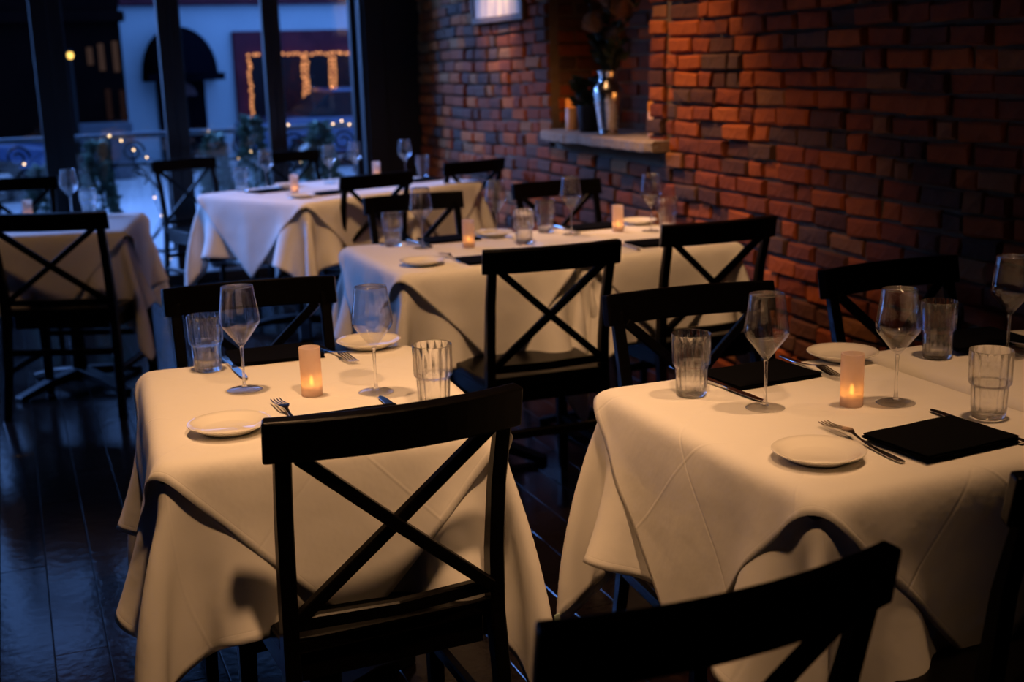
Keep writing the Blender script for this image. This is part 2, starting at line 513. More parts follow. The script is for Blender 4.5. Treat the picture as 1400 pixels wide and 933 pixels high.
def brick_geo(L, H, D, seed):
    """an old hand-cut brick: worn front face, 12 corners; front looks to -x, spans y and z around 0"""
    q = random.Random(seed)
    j = lambda s: q.uniform(-s, s)
    c = .007
    vs = []
    for xx, ins in ((D, 0), (c + .001, 0), (0, c)):
        for sy, sz in ((-1, -1), (1, -1), (1, 1), (-1, 1)):
            vs.append((xx + (j(.003) if xx < D else 0), sy * (L / 2 - ins) + j(.006), sz * (H / 2 - ins) + j(.0045)))
    fs = []
    for k in range(2):
        for i in range(4):
            n = (i + 1) % 4
            fs.append((4 * k + i, 4 * k + 4 + i, 4 * k + 4 + n, 4 * k + n))
    vs.append((-.001 + j(.0015), j(L * .15), j(H * .1)))
    for i in range(4):
        fs.append((8 + i, 12, 8 + (i + 1) % 4))
    return vs, fs

def view(p):
    d = Vector(p) - Vector((0, 0, CAMZ)); z = d.dot(FW)
    return (700 + 1686.2 * d.dot(RT) / z, 466.5 - 1686.2 * d.dot(UP) / z, z)

bricks = []                     # (y, z, length, proud, kind, variant)
course = .0715
for k in range(0, 30):
    zc = .036 + k * course
    spans = [(1.3, 8.49)]
    if NZ0 - .02 < zc < NZ1: spans = [(1.3, 4.925), (4.955, NY0), (NY1, 8.49)]
    elif .985 < zc + course / 2 and zc - course / 2 < 1.05: spans = [(1.3, 4.92), (6.22, 8.49)]
    for a, b in spans:
        y = a
        first = True
        while y < b - .03:
            L = rnd.choice((.205, .205, .20, .19, .17, .15, .10, .105)) if not first else rnd.choice((.1, .2, .15))
            first = False
            if b - (y + L) < .06: L = b - y
            w = .014 * math.sin(1.25 * y + .6) + .009 * math.sin(2.9 * y + k * .2)
            mid = y + L / 2
            proud = .008 * math.sin(1.9 * y + k * .33) + rnd.uniform(-.010, .010)
            if abs(zc - .86) < .08 and 3.1 < mid < 4.0: proud -= .0          # the sunken courses
            if rnd.random() < .035: proud -= .008
            kind = rnd.choices(range(8), (22, 22, 16, 14, 9, 7, 6, 4))[0]
            if mid > 6.3: kind = rnd.choices(range(8), (18, 22, 18, 12, 8, 9, 9, 5))[0]
            bricks.append((mid, zc + w, L - .012, proud, kind, rnd.randrange(4)))
            y += L
def share(bk):
    px, py, z = view((WX, bk[0], bk[1]))
    if z < .3 or not (-20 < px < 1420 and -20 < py < 700): return 0
    return bk[2] / (z * z) * (2.75 / math.hypot(2.75, bk[0]))
order = sorted(range(len(bricks)), key=lambda i: -share(bricks[i]))
single = set(order[:295])
cache = {}
rest_v, rest_f, rest_m = [], [], []
for i, (y, z, L, pr, kd, var) in enumerate(bricks):
    if i in single:
        key = (round(L, 2), kd, var)
        if key not in cache:
            vs, fs = brick_geo(round(L, 2), course - .011, .062, hash(key) % 9973)
            me = bpy.data.meshes.new('brick'); me.from_pydata(vs, [], fs); me.materials.append(BR[kd]); cache[key] = me
        o = link('brick', cache[key], None, wall, (WX - pr - .006, y, z))
        o.rotation_euler = (rnd.uniform(-.03, .03), rnd.uniform(-.015, .015), rnd.uniform(-.02, .02))
    else:
        vs, fs = brick_geo(L, course - .011, .062, i)
        b = len(rest_v)
        rest_v += [(WX - pr - .006 + a, y + c, z + d) for a, c, d in vs]
        rest_f += [tuple(q + b for q in f) for f in fs]; rest_m += [kd] * len(fs)
# bricks lining the niche: far jamb (seen), near jamb and back, laid in the same courses
def lining(face, a0, a1, z0, z1, at):
    global rest_v, rest_f, rest_m
    k = int(z0 / course)
    while .036 + k * course < z1:
        zc = .036 + k * course
        if zc > z0:
            u = a0 + (.1 if k % 2 else 0) * .0
            while u < a1 - .02:
                L = .105 if (k % 2 and u == a0) else .2
                L = min(L, a1 - u)
                if a1 - u - L < .04: L = a1 - u
                vs, fs = brick_geo(L - .012, course - .011, .05, len(rest_v))
                b = len(rest_v); pr = rnd.uniform(-.006, .006)
                for a, c, d in vs:
                    if face == 'back': rest_v.append((at + a - pr, u + L / 2 + c, zc + d))
                    elif face == 'far': rest_v.append((u + L / 2 + c, at + a - pr, zc + d))
                    else: rest_v.append((u + L / 2 + c, at - a + pr, zc + d))
                rest_f += [tuple(q + b for q in f) for f in fs]; rest_m += [rnd.choice((0, 1, 2, 3, 4, 7))] * len(fs)
                u += L
        k += 1
lining('back', NY0 + .01, NY1 - .01, NZ0, NZ1, WX + .322)
lining('far', WX + .06, WX + .33, NZ0, NZ1, NY1 - .008)
lining('near', WX + .06, WX + .33, NZ0, NZ1, NY0 + .008)
me = bpy.data.meshes.new('bricks'); me.from_pydata(rest_v, [], rest_f)
for b in BR: me.materials.append(b)
me.polygons.foreach_set('material_index', rest_m)
bm = bmesh.new(); bm.from_mesh(me); bmesh.ops.recalc_face_normals(bm, faces=bm.faces); bm.to_mesh(me); bm.free()
o = link('bricks', me, None, wall); o['kind'] = 'stuff'

# stone sill of the niche
s = MB()
ny = 26; prof = [(0, -.045), (.004, -.05), (.40, -.05), (.40, 0), (.012, 0), (0, -.008)]
vs = []; fs = []
q = random.Random(3)
for j in range(ny + 1):
    y = 4.93 + (6.205 - 4.93) * j / ny
    e = .02 if j in (0, ny) else 0
    dx = q.uniform(-.006, .006); dz = q.uniform(-.004, .003)
    for px_, pz_ in prof:
        f = 1 if px_ < .1 else 0
        vs.append((2.655 + px_ + f * (dx + e), y, 1.047 + pz_ + f * dz * (1 if pz_ < -.02 else .3)))
for j in range(ny):
    for i in range(6):
        n = (i + 1) % 6
        fs.append((6 * j + i, 6 * j + n, 6 * j + 6 + n, 6 * j + 6 + i))
fs.append(tuple(range(6))); fs.append(tuple(6 * ny + i for i in range(6))[::-1])
o = link('window_sill', s.add(vs, fs).mesh('window_sill'), M['sill'])
o.name = 'trim_1'; o['kind'] = 'structure'; o['label'] = 'rough sandstone ledge under the brick niche'

# ================================================================== tables and their cloths
HX, HY = .318, .375
def cloth_obj_mesh(name, vf, nx, ny):
    v, f = vf
    me = bpy.data.meshes.new(name); me.from_pydata([tuple(map(float, q)) for q in v], [], f)
    me.polygons.foreach_set('use_smooth', [True] * len(f))
    uv = me.uv_layers.new(name='UVMap')
    li = np.empty(len(me.loops), dtype=np.int32); me.loops.foreach_get('vertex_index', li)
    co = np.stack([(li % nx) / (nx - 1), (li // nx) / (ny - 1)], -1).astype(np.float32)
    uv.data.foreach_set('uv', co.ravel())
    me.materials.append(M['cloth'])
    return me
SIMS = {}
NU, NO = (53, 57), (45, 45)
for key, bl in (('free', None), ('side', HX + .006)):
    u = drape(1.24, 1.34, 0, *NU, HX, HY, .002, block=bl, bend=.30)
    v = drape(.99, .99, math.pi / 4 + .015, *NO, HX + .003, HY + .003, .008, block=bl, under=u, bend=.20)
    SIMS[key] = (cloth_obj_mesh('tablecloth', u, *NU), cloth_obj_mesh('top_cloth', v, *NO))

tt = MB().lohi((-.314, -.371, -.03), (.314, .371, 0)).mesh('table_top', .011, 3)
tcol = MB().lathe([(.035, 0), (.035, .69)], 16).mesh('column')
tsp = MB().bar((-.25, 0, 0), (.25, 0, 0), .05, .03, (0, 0, 1)).bar((0, -.30, 0), (0, .30, 0), .05, .03, (0, 0, 1)).mesh('support', .004, 1)
tft = MB()
for a in range(4):
    w = a * math.pi / 2 + math.pi / 4
    c, s_ = math.cos(w), math.sin(w)
    tft.sweep([(0, 0, .07), (c * .17, s_ * .17, .05), (c * .33, s_ * .33, .012)],
              [((-s_, c, 0), (0, 0, 1), .07, .05), ((-s_, c, 0), (0, 0, 1), .055, .035), ((-s_, c, 0), (0, 0, 1), .05, .024)])
tft = tft.mesh('foot', .003, 1)

def table(x, y, rz, sim, flip, phrase, group_words, depth=1.0):
    t = thing('dining_table', 'square pedestal table under the white cloths, %s' % phrase, 'table', (x, y, 0), rz)
    link('table_top', tt, M['black_wood'], t, (0, 0, ZT))
    link('support', tsp, M['iron'], t, (0, 0, ZT - .046))
    link('column', tcol, M['iron'], t, (0, 0, .03))
    link('foot', tft, M['iron'], t)
    r = rz + (math.pi if flip else 0)
    a = link('tablecloth', SIMS[sim][0], None, None, (x, y, ZT), r)
    tag(a, 'white under cloth with hanging corner folds, %s' % phrase, 'tablecloth')
    b = link('top_cloth', SIMS[sim][1], None, None, (x, y, ZT), r)
    tag(b, 'white top cloth laid diagonally with pointed drops, %s' % phrase, 'tablecloth')
    for o in (t, a, b): o.scale = (1, depth, 1)
    for o, th in ((a, .0009), (b, .0009)):
        sb = o.modifiers.new('sub', 'SUBSURF'); sb.levels = 1; sb.render_levels = 1; sb.boundary_smooth = 'PRESERVE_CORNERS'
        so = o.modifiers.new('thick', 'SOLIDIFY'); so.thickness = th; so.offset = 0
    o['group'] = 'top cloths'; a['group'] = 'under cloths'; b['group'] = 'top cloths'; t['group'] = 'dining tables'
    return a
table(.515, 2.445, R(-4), 'free', False, 'small front left table', '')
uc = table(1.380, 1.834, 0, 'side', False, 'left half of front right table', '')
cv = SIMS['side'][0].vertices[(NU[1] - 4) * NU[0]].co
tg = link('care_tag', MB().lohi((-.008, -.001, -.012), (.008, .001, .012)).mesh('care_tag'), M['tag'], uc, cv + Vector((-.006, 0, -.006)), .4)
tg['label'] = 'small pale green care tag on the hem'
table(2.034, 1.834, 0, 'side', True, 'right half of front right table', '')
table(1.436, 4.13, 0, 'side', False, 'left half of middle table', '')
table(2.090, 4.13, 0, 'side', True, 'right half of middle table by brick wall', '')
A4 = R(26); U4 = Vector((math.cos(A4), math.sin(A4))); 
T4 = Vector((1.42, 6.64)); T4b = T4 + U4 * .654
table(T4.x, T4.y, A4, 'side', False, 'left half of rear window table', '', 1.25)
table(T4b.x, T4b.y, A4, 'side', True, 'right half of rear window table', '', 1.25)
table(.20, 5.92, R(-12), 'free', True, 'far left table by the window', '')

# ================================================================== cross-back chairs
seat = MB()
n = 10
outl = []
for a, b in ((-.195, -.20), (.195, -.20), (.222, .19), (-.222, .19)): outl.append((a, b))
outl = [(-.185, -.205), (.185, -.205), (.203, -.18), (.226, .15), (.21, .20), (.0, .222), (-.21, .20), (-.226, .15), (-.203, -.18)]
seat.prism(outl, .432, .462)
seat_me = seat.mesh('seat', .006, 2)
apron_me = MB().lohi((-.17, .165, .375), (.17, .185, .432)).lohi((-.17, -.19, .375), (.17, -.17, .432)) \
    .bar((-.185, -.17, .4035), (-.195, .17, .4035), .02, .057, (0, 0, 1)).bar((.185, -.17, .4035), (.195, .17, .4035), .02, .057, (0, 0, 1)).mesh('apron', .002, 1)
def post_me(s):
    P = [(.205, -.262, 0), (.196, -.222, .22), (.190, -.200, .44), (.189, -.207, .56), (.190, -.226, .69), (.192, -.256, .80), (.193, -.2625, .835)]
    D = [.026, .032, .036, .034, .028, .022, .018]
    pts = [(s * a, b, c) for a, b, c in P]
    return MB().sweep(pts, [((1, 0, 0), (0, 1, 0), .028, d) for d in D]).mesh('back_post', .003, 1)
def leg_me(s):
    return MB().sweep([(s * .203, .185, 0), (s * .196, .176, .432)], [((1, 0, 0), (0, 1, 0), .028, .028), ((1, 0, 0), (0, 1, 0), .038, .038)]).mesh('leg', .003, 1)
def rail_me():
    b = MB(); pts = []; secs = []
    K = 12
    for i in range(K + 1):
        t = -1 + 2 * i / K
        x = .2225 * t
        y = -.293 + .034 * t * t
        ty = 2 * .034 * t / .2225
        ax = Vector((0, -.19, 1)).normalized()            # height axis, leaning back
        nrm = Vector((-ty, 1, .19)).normalized()
        pts.append((x, y, .838)); secs.append((nrm, ax, .027, .074))
    return b.sweep(pts, secs).mesh('top_rail', .005, 3, angle=40)
def cross_me(s, dy):
    return MB().sweep([(s * -.176, -.212 + dy, .498), (s * -.005, -.236 + dy, .648), (s * .170, -.262 + dy * .5, .806)],
                      [((.66, 0, -.75), (0, 1, .15), .022, .016)] * 3 if s > 0 else [((.66, 0, .75), (0, 1, .15), .022, .016)] * 3).mesh('cross_bar', .002, 1)
lower_me = MB().sweep([(-.185, -.203, .492), (0, -.220, .492), (.185, -.203, .492)], [((0, 1, 0), (0, 0, 1), .020, .026)] * 3).mesh('lower_rail', .003, 1)
ch0 = thing('dining_chair', 'x', 'chair')
BW = M['black_wood']
link('seat', seat_me, BW, ch0); link('apron', apron_me, BW, ch0)
for s in (-1, 1):
    link('back_post', post_me(s), BW, ch0)
    link('leg', leg_me(s), BW, ch0)
    link('side_stretcher', MB().bar((s * .198, -.228, .20), (s * .200, .178, .20), .02, .026, (0, 0, 1)).mesh('side_stretcher', .003, 1), BW, ch0)
link('front_stretcher', MB().bar((-.195, .179, .28), (.195, .179, .28), .02, .026, (0, 0, 1)).mesh('front_stretcher', .003, 1), BW, ch0)
link('back_stretcher', MB().bar((-.192, -.215, .28), (.192, -.215, .28), .02, .026, (0, 0, 1)).mesh('back_stretcher', .003, 1), BW, ch0)
link('top_rail', rail_me(), BW, ch0)
link('cross_bar', cross_me(1, .005), BW, ch0); link('cross_bar', cross_me(-1, -.008), BW, ch0)
link('lower_rail', lower_me, BW, ch0)
first_chair = [ch0]
def chair(rx, ry, deg, label):
    """rx, ry: where the middle of the top rail is; deg: heading (0 = sitter looks along +y)"""
    o = first_chair.pop() if first_chair else copy_tree(ch0)
    a = R(deg)
    off = Matrix.Rotation(a, 2) @ Vector((0, -.279))
    o.location = (rx - off.x, ry - off.y, 0); o.rotation_euler = (0, 0, a)
    o['label'] = label; o['group'] = 'black cross-back dining chairs'
    return o
chair(.545, 1.875, 1.5, 'black cross-back chair pulled up to the near side of small front left table')
chair(.547, 3.21, 176, 'black chair across the small front left table, seen behind its wine glasses')
chair(1.482, 3.35, -2, 'black cross-back chair at near side of middle table, left of two')
chair(2.185, 3.55, 1, 'black cross-back chair at near side of middle table, next to brick wall')
chair(1.475, 2.545, 176, 'black chair at far side of front right table, left of two')
chair(2.095, 2.59, 182, 'black chair at far side of front right table, against the brick wall')
chair(.650, 1.025, 2.5, 'black chair cut off by the bottom edge, its curved top rail closest to camera')
chair(1.378, 1.14, -3, 'black chair cut off by the right edge beside front right table')
chair(1.75, 6.17, 17, 'black cross-back chair at near side of rear window table, left of two')
chair(2.455, 6.62, 19, 'black cross-back chair at near side of rear window table, beside the brick wall')
chair(.095, 5.33, -24, 'black cross-back chair at near side of far left table, cut by left edge').scale = (1.2, 1, 1)
chair(1.02, 8.10, 200, 'black chair at far side of rear window table, in front of the wide door post')
chair(2.315, 5.20, 180, 'black chair at far side of middle table, under the brick niche')
chair(1.583, 5.06, 180, 'black chair at far side of middle table, left of two')
chair(1.72, 8.22, 196, 'black chair at far side of rear window table, seen through the middle glasses')
chair(.02, 7.30, 172, 'black chair at far side of far left table, against the windows')

# ================================================================== tableware
TZ = .7585
# wine glass: angular tulip bowl on a drawn stem
def shell(outer, t, bottom):
    inner = [(max(r - t, 0.0), z) for r, z in outer if z > bottom][::-1]
    return outer + inner + [(0, bottom)]
outer = [(.0035, .094), (.0065, .0965), (.0125, .104), (.0215, .1155), (.0315, .1285), (.0385, .1375), (.0418, .1440), (.0424, .1495), (.0415, .158), (.0390, .177), (.0355, .200), (.0330, .2195), (.0326, .2202)]
bowl_me = MB().lathe([(0, .0935)] + shell(outer, .0011, .0995), 40).mesh('bowl')
stem_me = MB().lathe([(0, .0055), (.0075, .0052), (.0042, .012), (.0032, .03), (.0031, .06), (.0036, .082), (.0042, .0905), (.0035, .0938), (0, .0938)], 20).mesh('stem')
foot_me = MB().lathe([(0, .0008), (.034, .0004), (.0372, .0008), (.0374, .0016), (.030, .0026), (.015, .0040), (.0075, .0054), (0, .0056)], 40).mesh('foot')
g0 = thing('wine_glass', 'x', 'wine glass')
rm = [(.0322 + .0007 * math.cos(a * math.pi / 3), .2204 + .0007 * math.sin(a * math.pi / 3)) for a in range(7)]
link('rim', MB().lathe(rm, 40).mesh('rim'), M['rim_glass'], g0)
link('bowl', bowl_me, M['glass'], g0); link('stem', stem_me, M['thick_glass'], g0); link('foot', foot_me, M['foot_glass'], g0)
# stacking tumbler: fluted, wider above a ledge, heavy base
def rip(k, w):
    return .00055 * math.cos(26 * w) if 2 <= k <= 4 or 7 <= k <= 9 else 0
to = [(0, .0), (.0285, .0), (.0305, .002), (.0315, .020), (.0330, .056), (.0345, .0615), (.0372, .0635), (.0382, .068), (.0386, .095), (.0390, .124), (.0386, .1255),
      (.0372, .1245), (.0364, .095), (.0355, .068), (.0322, .060), (.0300, .030), (.0285, .0105), (.0, .0085)]
def rip2(k, w):
    return .0009 * math.cos(16 * w) if 11 <= k <= 13 or 14 <= k <= 15 else 0
tum_me = MB().lathe(to, 96, ripple=rip2).mesh('tumbler')
t0 = link('tumbler', tum_me, M['tumbler']); tag(t0, 'x', 'tumbler')
# LED candle in a frosted tube
c0 = thing('candle', 'x', 'candle')
link('frosted_tube', MB().lathe([(0, 0), (.0210, 0), (.0216, .001), (.0218, .100), (.0212, .1012), (.0200, .1005), (.0196, .004), (0, .004)], 32).mesh('frosted_tube'), M['frost'], c0)
tl = link('tealight', MB().lathe([(0, .0045), (.0185, .0045), (.0188, .018), (.0165, .0205), (.006, .0215), (0, .0215)], 24).mesh('tealight'), M['tealight'], c0)
link('flame', MB().lathe([(0, .0205), (.0030, .0225), (.0045, .0275), (.0040, .033), (.0020, .039), (0, .043)], 12).mesh('flame'), M['flame'], tl)
# side plate
p0 = link('plate', MB().lathe([(0, .0015), (.044, .0010), (.0455, 0), (.048, .0005), (.052, .0040), (.0685, .0120), (.0765, .0165), (.0772, .0178), (.0760, .0186), (.067, .0148), (.052, .0075), (.046, .0056), (0, .0050)], 56).mesh('plate'), M['china']); tag(p0, 'x', 'plate')
# fork and knife, tip towards +y
fk = MB()
zs = lambda y: .002 + .012 * math.exp(-((y - .045) / .045) ** 2)
Y = [-.115, -.112, -.08, -.03, .005, .025, .036, .046]; Wd = [.006, .012, .0135, .0080, .0060, .0075, .0185, .0235]
fk.sweep([(0, y, zs(y)) for y in Y], [((1, 0, 0), (0, 0, 1), w, .0028) for w in Wd], smooth=False)
fh = fk.mesh('handle', .0008, 1)
tn = MB()
for i in range(4):
    x0 = (i - 1.5) * .0064
    tn.sweep([(x0, .044, zs(.044)), (x0, .075, zs(.075) - .0005), (x0 * .97, .100, zs(.100) + .002), (x0 * .95, .119, .008)], [((1, 0, 0), (0, 0, 1), w, .0022) for w in (.0038, .0034, .003, .0016)])
f0 = thing('fork', 'x', 'fork')
link('handle', fh, M['steel'], f0); link('tines', tn.mesh('tines'), M['steel'], f0)
k0 = thing('knife', 'x', 'knife')
kb = MB().prism([(-.0075, 0), (.0075, 0), (.0085, .06), (.008, .095), (.0045, .112), (.0, .116), (-.0055, .108), (-.0085, .06)], .003, .0046)
link('blade', kb.mesh('blade', .0006, 1), M['steel'], k0)
link('handle', MB().sweep([(0, -.117, .004), (0, -.110, .004), (0, -.06, .004), (0, -.01, .004), (0, .004, .004)], [((1, 0, 0), (0, 0, 1), w, h) for w, h in ((.010, .004), (.0145, .007), (.0135, .0075), (.010, .006), (.013, .0035))]).mesh('handle', .0012, 2), M['steel'], k0)
# folded napkin
nb = MB(); q = random.Random(5)
def pad(z0, z1, hx, hy, jit):
    K = 8; vs = []; fs = []
    for z, ins in ((z0, 0.0), ((z0 + z1) / 2, -.0015), (z1, .002)):
        for i in range(K + 1):
            for j in range(K + 1):
                a = -1 + 2 * i / K; b = -1 + 2 * j / K
                e = max(abs(a), abs(b))
                vs.append((a * (hx - ins) + .0012 * math.sin(7 * b + z * 900), b * (hy - ins) + .0012 * math.sin(6 * a + z * 700), z - (.0012 * e ** 4 if ins > 0 else 0) + (jit * math.sin(3 * a + 2 * b) if ins > 0 else 0)))
    n = K + 1; S = n * n
    for i in range(K):
        for j in range(K):
            a = i * n + j
            fs.append((a, a + 1, a + n + 1, a + n)); b = 2 * S + a; fs.append((b, b + n, b + n + 1, b + 1))
    ring = [i * n for i in range(n)] + [K * n + j for j in range(1, n)] + [i * n + K for i in range(K - 1, -1, -1)] + [j for j in range(K - 1, 0, -1)]
    for L_ in (0, S):
        for i in range(len(ring)):
            a, b = ring[i], ring[(i + 1) % len(ring)]
            fs.append((a + L_, b + L_, b + L_ + S, a + L_ + S))
    nb.add(vs, fs, True)
pad(0.0, .0030, .104, .075, 0)
pad(.0032, .0062, .1035, .0745, 0)
pad(.0064, .0094, .103, .074, .0005)
n0 = link('napkin', nb.mesh('napkin'), M['napkin']); tag(n0, 'x', 'napkin')

PROTO = {'glass': [g0, 'stemmed wine glasses'], 'tumbler': [t0, 'fluted tumblers'], 'candle': [c0, 'candles on the tables'], 'plate': [p0, 'white side plates'],
         'fork': [f0, 'dinner forks'], 'knife': [k0, 'dinner knives'], 'napkin': [n0, 'dark folded napkins']}
used = set()
def put(kind, x, y, label, deg=0.0, dz=0.0):
    o = PROTO[kind][0]
    if kind in used: o = copy_tree(o)
    used.add(kind)
    o.location = (x, y, TZ + dz); o.rotation_euler = (0, 0, R(deg)); o['label'] = label; o['group'] = PROTO[kind][1]

F = 'small front left table'; G = 'front right table'; MT = 'middle table'; RW = 'rear window table'; LW = 'far left table'
# small front left table
put('tumbler', .363, 2.753, 'fluted tumbler at far left corner of ' + F)
put('tumbler', .720, 2.224, 'fluted tumbler at right edge of %s, partly behind the chair rail' % F)
put('glass', .406, 2.537, 'empty stemmed wine glass on the left of ' + F)
put('glass', .648, 2.386, 'empty stemmed wine glass right of the candle, ' + F)
put('candle', .524, 2.427, 'lit candle in frosted tube, centre of ' + F)
put('plate', .326, 2.249, 'white side plate at near left corner of ' + F)
put('plate', .749, 2.800, 'white side plate at far right corner of ' + F)
put('fork', .447, 2.285, 'fork beside near plate, tines showing over the chair rail, ' + F, 2)
put('fork', .655, 2.755, 'fork lying beside the far plate, tines towards camera, ' + F, 188)
put('knife', .418, 2.735, 'knife beside tumbler, handle end pointing at the wine glass, ' + F, 183)
put('knife', .645, 2.222, 'knife with its blade tip showing over the chair rail, ' + F, 2)
put('napkin', .525, 2.820, 'dark folded napkin at far side of ' + F, -2)
put('napkin', .545, 2.185, 'dark folded napkin mostly hidden by the chair rail, ' + F, 0)
# front right table
put('tumbler', 1.202, 2.061, 'fluted tumbler at far left corner of ' + G)
put('tumbler', 1.822, 2.075, 'fluted tumbler at far side of %s, behind second wine glass' % G)
put('tumbler', 1.597, 1.678, 'fluted tumbler in front of the dark napkin, right part of ' + G)
put('glass', 1.277, 1.914, 'stemmed wine glass left of the candle, ' + G)
put('glass', 1.512, 1.829, 'stemmed wine glass just right of the candle, ' + G)
put('glass', 1.954, 2.008, 'stemmed wine glass cut by right picture edge, ' + G)
put('candle', 1.430, 1.855, 'lit candle in frosted tube between two wine glasses, ' + G)
put('plate', 1.184, 1.617, 'white side plate at near left corner of ' + G)
put('plate', 1.641, 2.165, 'white side plate behind the candle, ' + G)
put('plate', 2.085, 2.060, 'white side plate cut by right picture edge, ' + G)
put('fork', 1.296, 1.650, 'fork lying between near plate and dark napkin, ' + G, -3)
put('fork', 1.530, 2.130, 'fork pointing at the camera beside far plate, ' + G, 177)
put('fork', 1.985, 2.085, 'fork beside the plate at the right picture edge, ' + G, 180)
put('knife', 1.287, 2.060, 'knife between the far left tumbler and wine glass, ' + G, 184)
put('knife', 1.530, 1.640, 'knife half under the near dark napkin, ' + G, 0)
put('knife', 1.905, 2.120, 'knife beside the far tumbler, ' + G, 186)
put('napkin', 1.417, 1.597, 'dark folded napkin right of the near fork, ' + G, 5, .006)
put('napkin', 1.400, 2.125, 'dark folded napkin behind the left wine glass, ' + G, 4)
put('napkin', 1.975, 2.130, 'dark folded napkin at far right of ' + G, -3, .010)
# middle table
put('tumbler', 1.289, 4.387, 'fluted tumbler at far left corner of ' + MT)
put('tumbler', 1.723, 4.164, 'tumbler right of the left candle, ' + MT)
put('tumbler', 1.916, 4.409, 'tumbler at far side in the centre of ' + MT)
put('tumbler', 2.350, 4.215, 'tumbler beside the brick wall, right end of ' + MT)
put('glass', 1.365, 4.272, 'wine glass left of the left candle, ' + MT)
put('glass', 1.693, 4.366, 'wine glass right of the left candle, ' + MT)
put('glass', 1.974, 4.295, 'wine glass left of the right candle, ' + MT)
put('glass', 2.270, 4.200, 'wine glass right of the right candle, ' + MT)
put('candle', 1.516, 4.193, 'lit candle on left half of ' + MT)
put('candle', 2.160, 4.266, 'lit candle on right half of ' + MT)
put('plate', 1.247, 3.910, 'white side plate at near left corner of ' + MT)
put('plate', 1.700, 4.420, 'white side plate behind the left candle, ' + MT)
put('plate', 2.330, 4.420, 'white side plate behind the right candle, ' + MT)
put('fork', 1.372, 3.960, 'fork beside the near left plate, ' + MT, 2)
put('knife', 1.390, 4.380, 'knife at far side of left wine glass, ' + MT, 186)
put('knife', 2.015, 4.440, 'knife at far side near the right candle, ' + MT, 186)
put('knife', 2.000, 3.890, 'knife between the two near chairs, ' + MT, -4)
put('napkin', 1.480, 3.880, 'dark folded napkin left of the near chair rail, ' + MT, 0)
put('napkin', 1.520, 4.425, 'dark folded napkin behind the left wine glass, ' + MT, 0)
put('napkin', 2.130, 4.430, 'dark folded napkin behind the right half wine glass, ' + MT, 0)
put('napkin', 2.140, 3.900, 'dark folded napkin between the two near chair rails, ' + MT, 0)
# rear window table
put('tumbler', 1.180, 6.93, 'tumbler at far left of ' + RW)
put('tumbler', 2.290, 7.10, 'tumbler near the brick wall, right end of ' + RW)
put('glass', 1.315, 6.90, 'wine glass at left of ' + RW)
put('glass', 1.700, 7.00, 'wine glass in the middle of ' + RW)
put('glass', 1.880, 7.11, 'wine glass right of the middle, ' + RW)
put('glass', 2.185, 7.10, 'wine glass before the black wall panel, right end of ' + RW)
put('candle', 1.400, 6.58, 'lit candle at near left of ' + RW)
put('candle', 2.010, 7.12, 'candle at far side of ' + RW)
put('plate', 1.385, 6.36, 'white side plate at near corner of ' + RW)
put('plate', 1.450, 7.00, 'white side plate at far side of ' + RW)
put('plate', 1.955, 7.01, 'white side plate before the far candle, ' + RW)
put('napkin', 1.300, 6.80, 'dark folded napkin by the left wine glass, ' + RW, 21)
put('napkin', 1.560, 6.46, 'dark folded napkin left of the near chair rail, ' + RW, 21)
put('napkin', 2.200, 6.84, 'dark folded napkin at right end of ' + RW, 21)
# far left table
put('tumbler', .330, 6.22, 'tumbler at far right corner of ' + LW)
put('glass', .250, 6.22, 'wine glass at right of ' + LW)
put('candle', .055, 6.10, 'lit candle on ' + LW)
put('plate', .225, 6.10, 'white side plate behind the chair rail, ' + LW)

# ================================================================== niche and wall decoration
NZ = 1.047
v0 = thing('silver_vase', 'tall hammered silver urn holding dried flowers on the stone ledge', 'vase', (2.755, 5.53, NZ))
link('body', MB().lathe([(0, 0), (.048, 0), (.051, .006), (.048, .016), (.050, .04), (.060, .10), (.070, .16), (.0755, .20), (.071, .228), (.052, .25), (.045, .262), (.0455, .285), (.051, .303), (.053, .31),
     (.049, .309), (.043, .285), (.041, .262), (.046, .25), (.060, .23), (.0, .05)], 40).mesh('body'), M['silver'], v0)
M['dry'] = mat('dried_flower', (.55, .28, .12), .9, noise=(40, (.30, .15, .06), .6))
M['stalk'] = mat('flower_stalk', (.07, .08, .03), .8, noise=(30, (.05, .05, .02), .5))
M['leaf'] = mat('dark_leaf', (.035, .06, .022), .7, noise=(12, (.02, .035, .016), .6))
M['conifer'] = mat('conifer_green', (.20, .30, .24), .85, noise=(8, (.12, .20, .16), .6))
def leaf_quads(b, n, fn, q, size=(.02, .05)):
    for _ in range(n):
        p, d = fn(q)
        p = Vector(p); d = Vector(d).normalized()
        s = d.cross(Vector((q.uniform(-1, 1), q.uniform(-1, 1), q.uniform(-1, 1)))).normalized()
        L = q.uniform(*size); w = L * .28; nn = d.cross(s) * (w * .3)
        b.add([p, p + d * L * .45 + s * w + nn, p + d * L, p + d * L * .45 - s * w + nn], [(0, 1, 2, 3)])
q = random.Random(21)
stalks = [(-.03, .02, .50, .055, 3), (.0, -.05, .44, .05, 1), (.03, .05, .62, .05, 2), (-.02, -.14, .56, .05, 4), (.02, .12, .52, .052, 5), (.0, -.02, .70, .06, 6), (.05, -.10, .72, .05, 7), (-.03, .10, .74, .05, 8)]
flower_words = ['leaning left over the urn', 'low and centred above urn neck', 'upright, left of the middle', 'low, leaning right over the urn', 'low, leaning far left', 'tall and straight in the middle', 'tall, cut by top edge on the right', 'tall, cut by top edge on the left']
vase_flowers = []
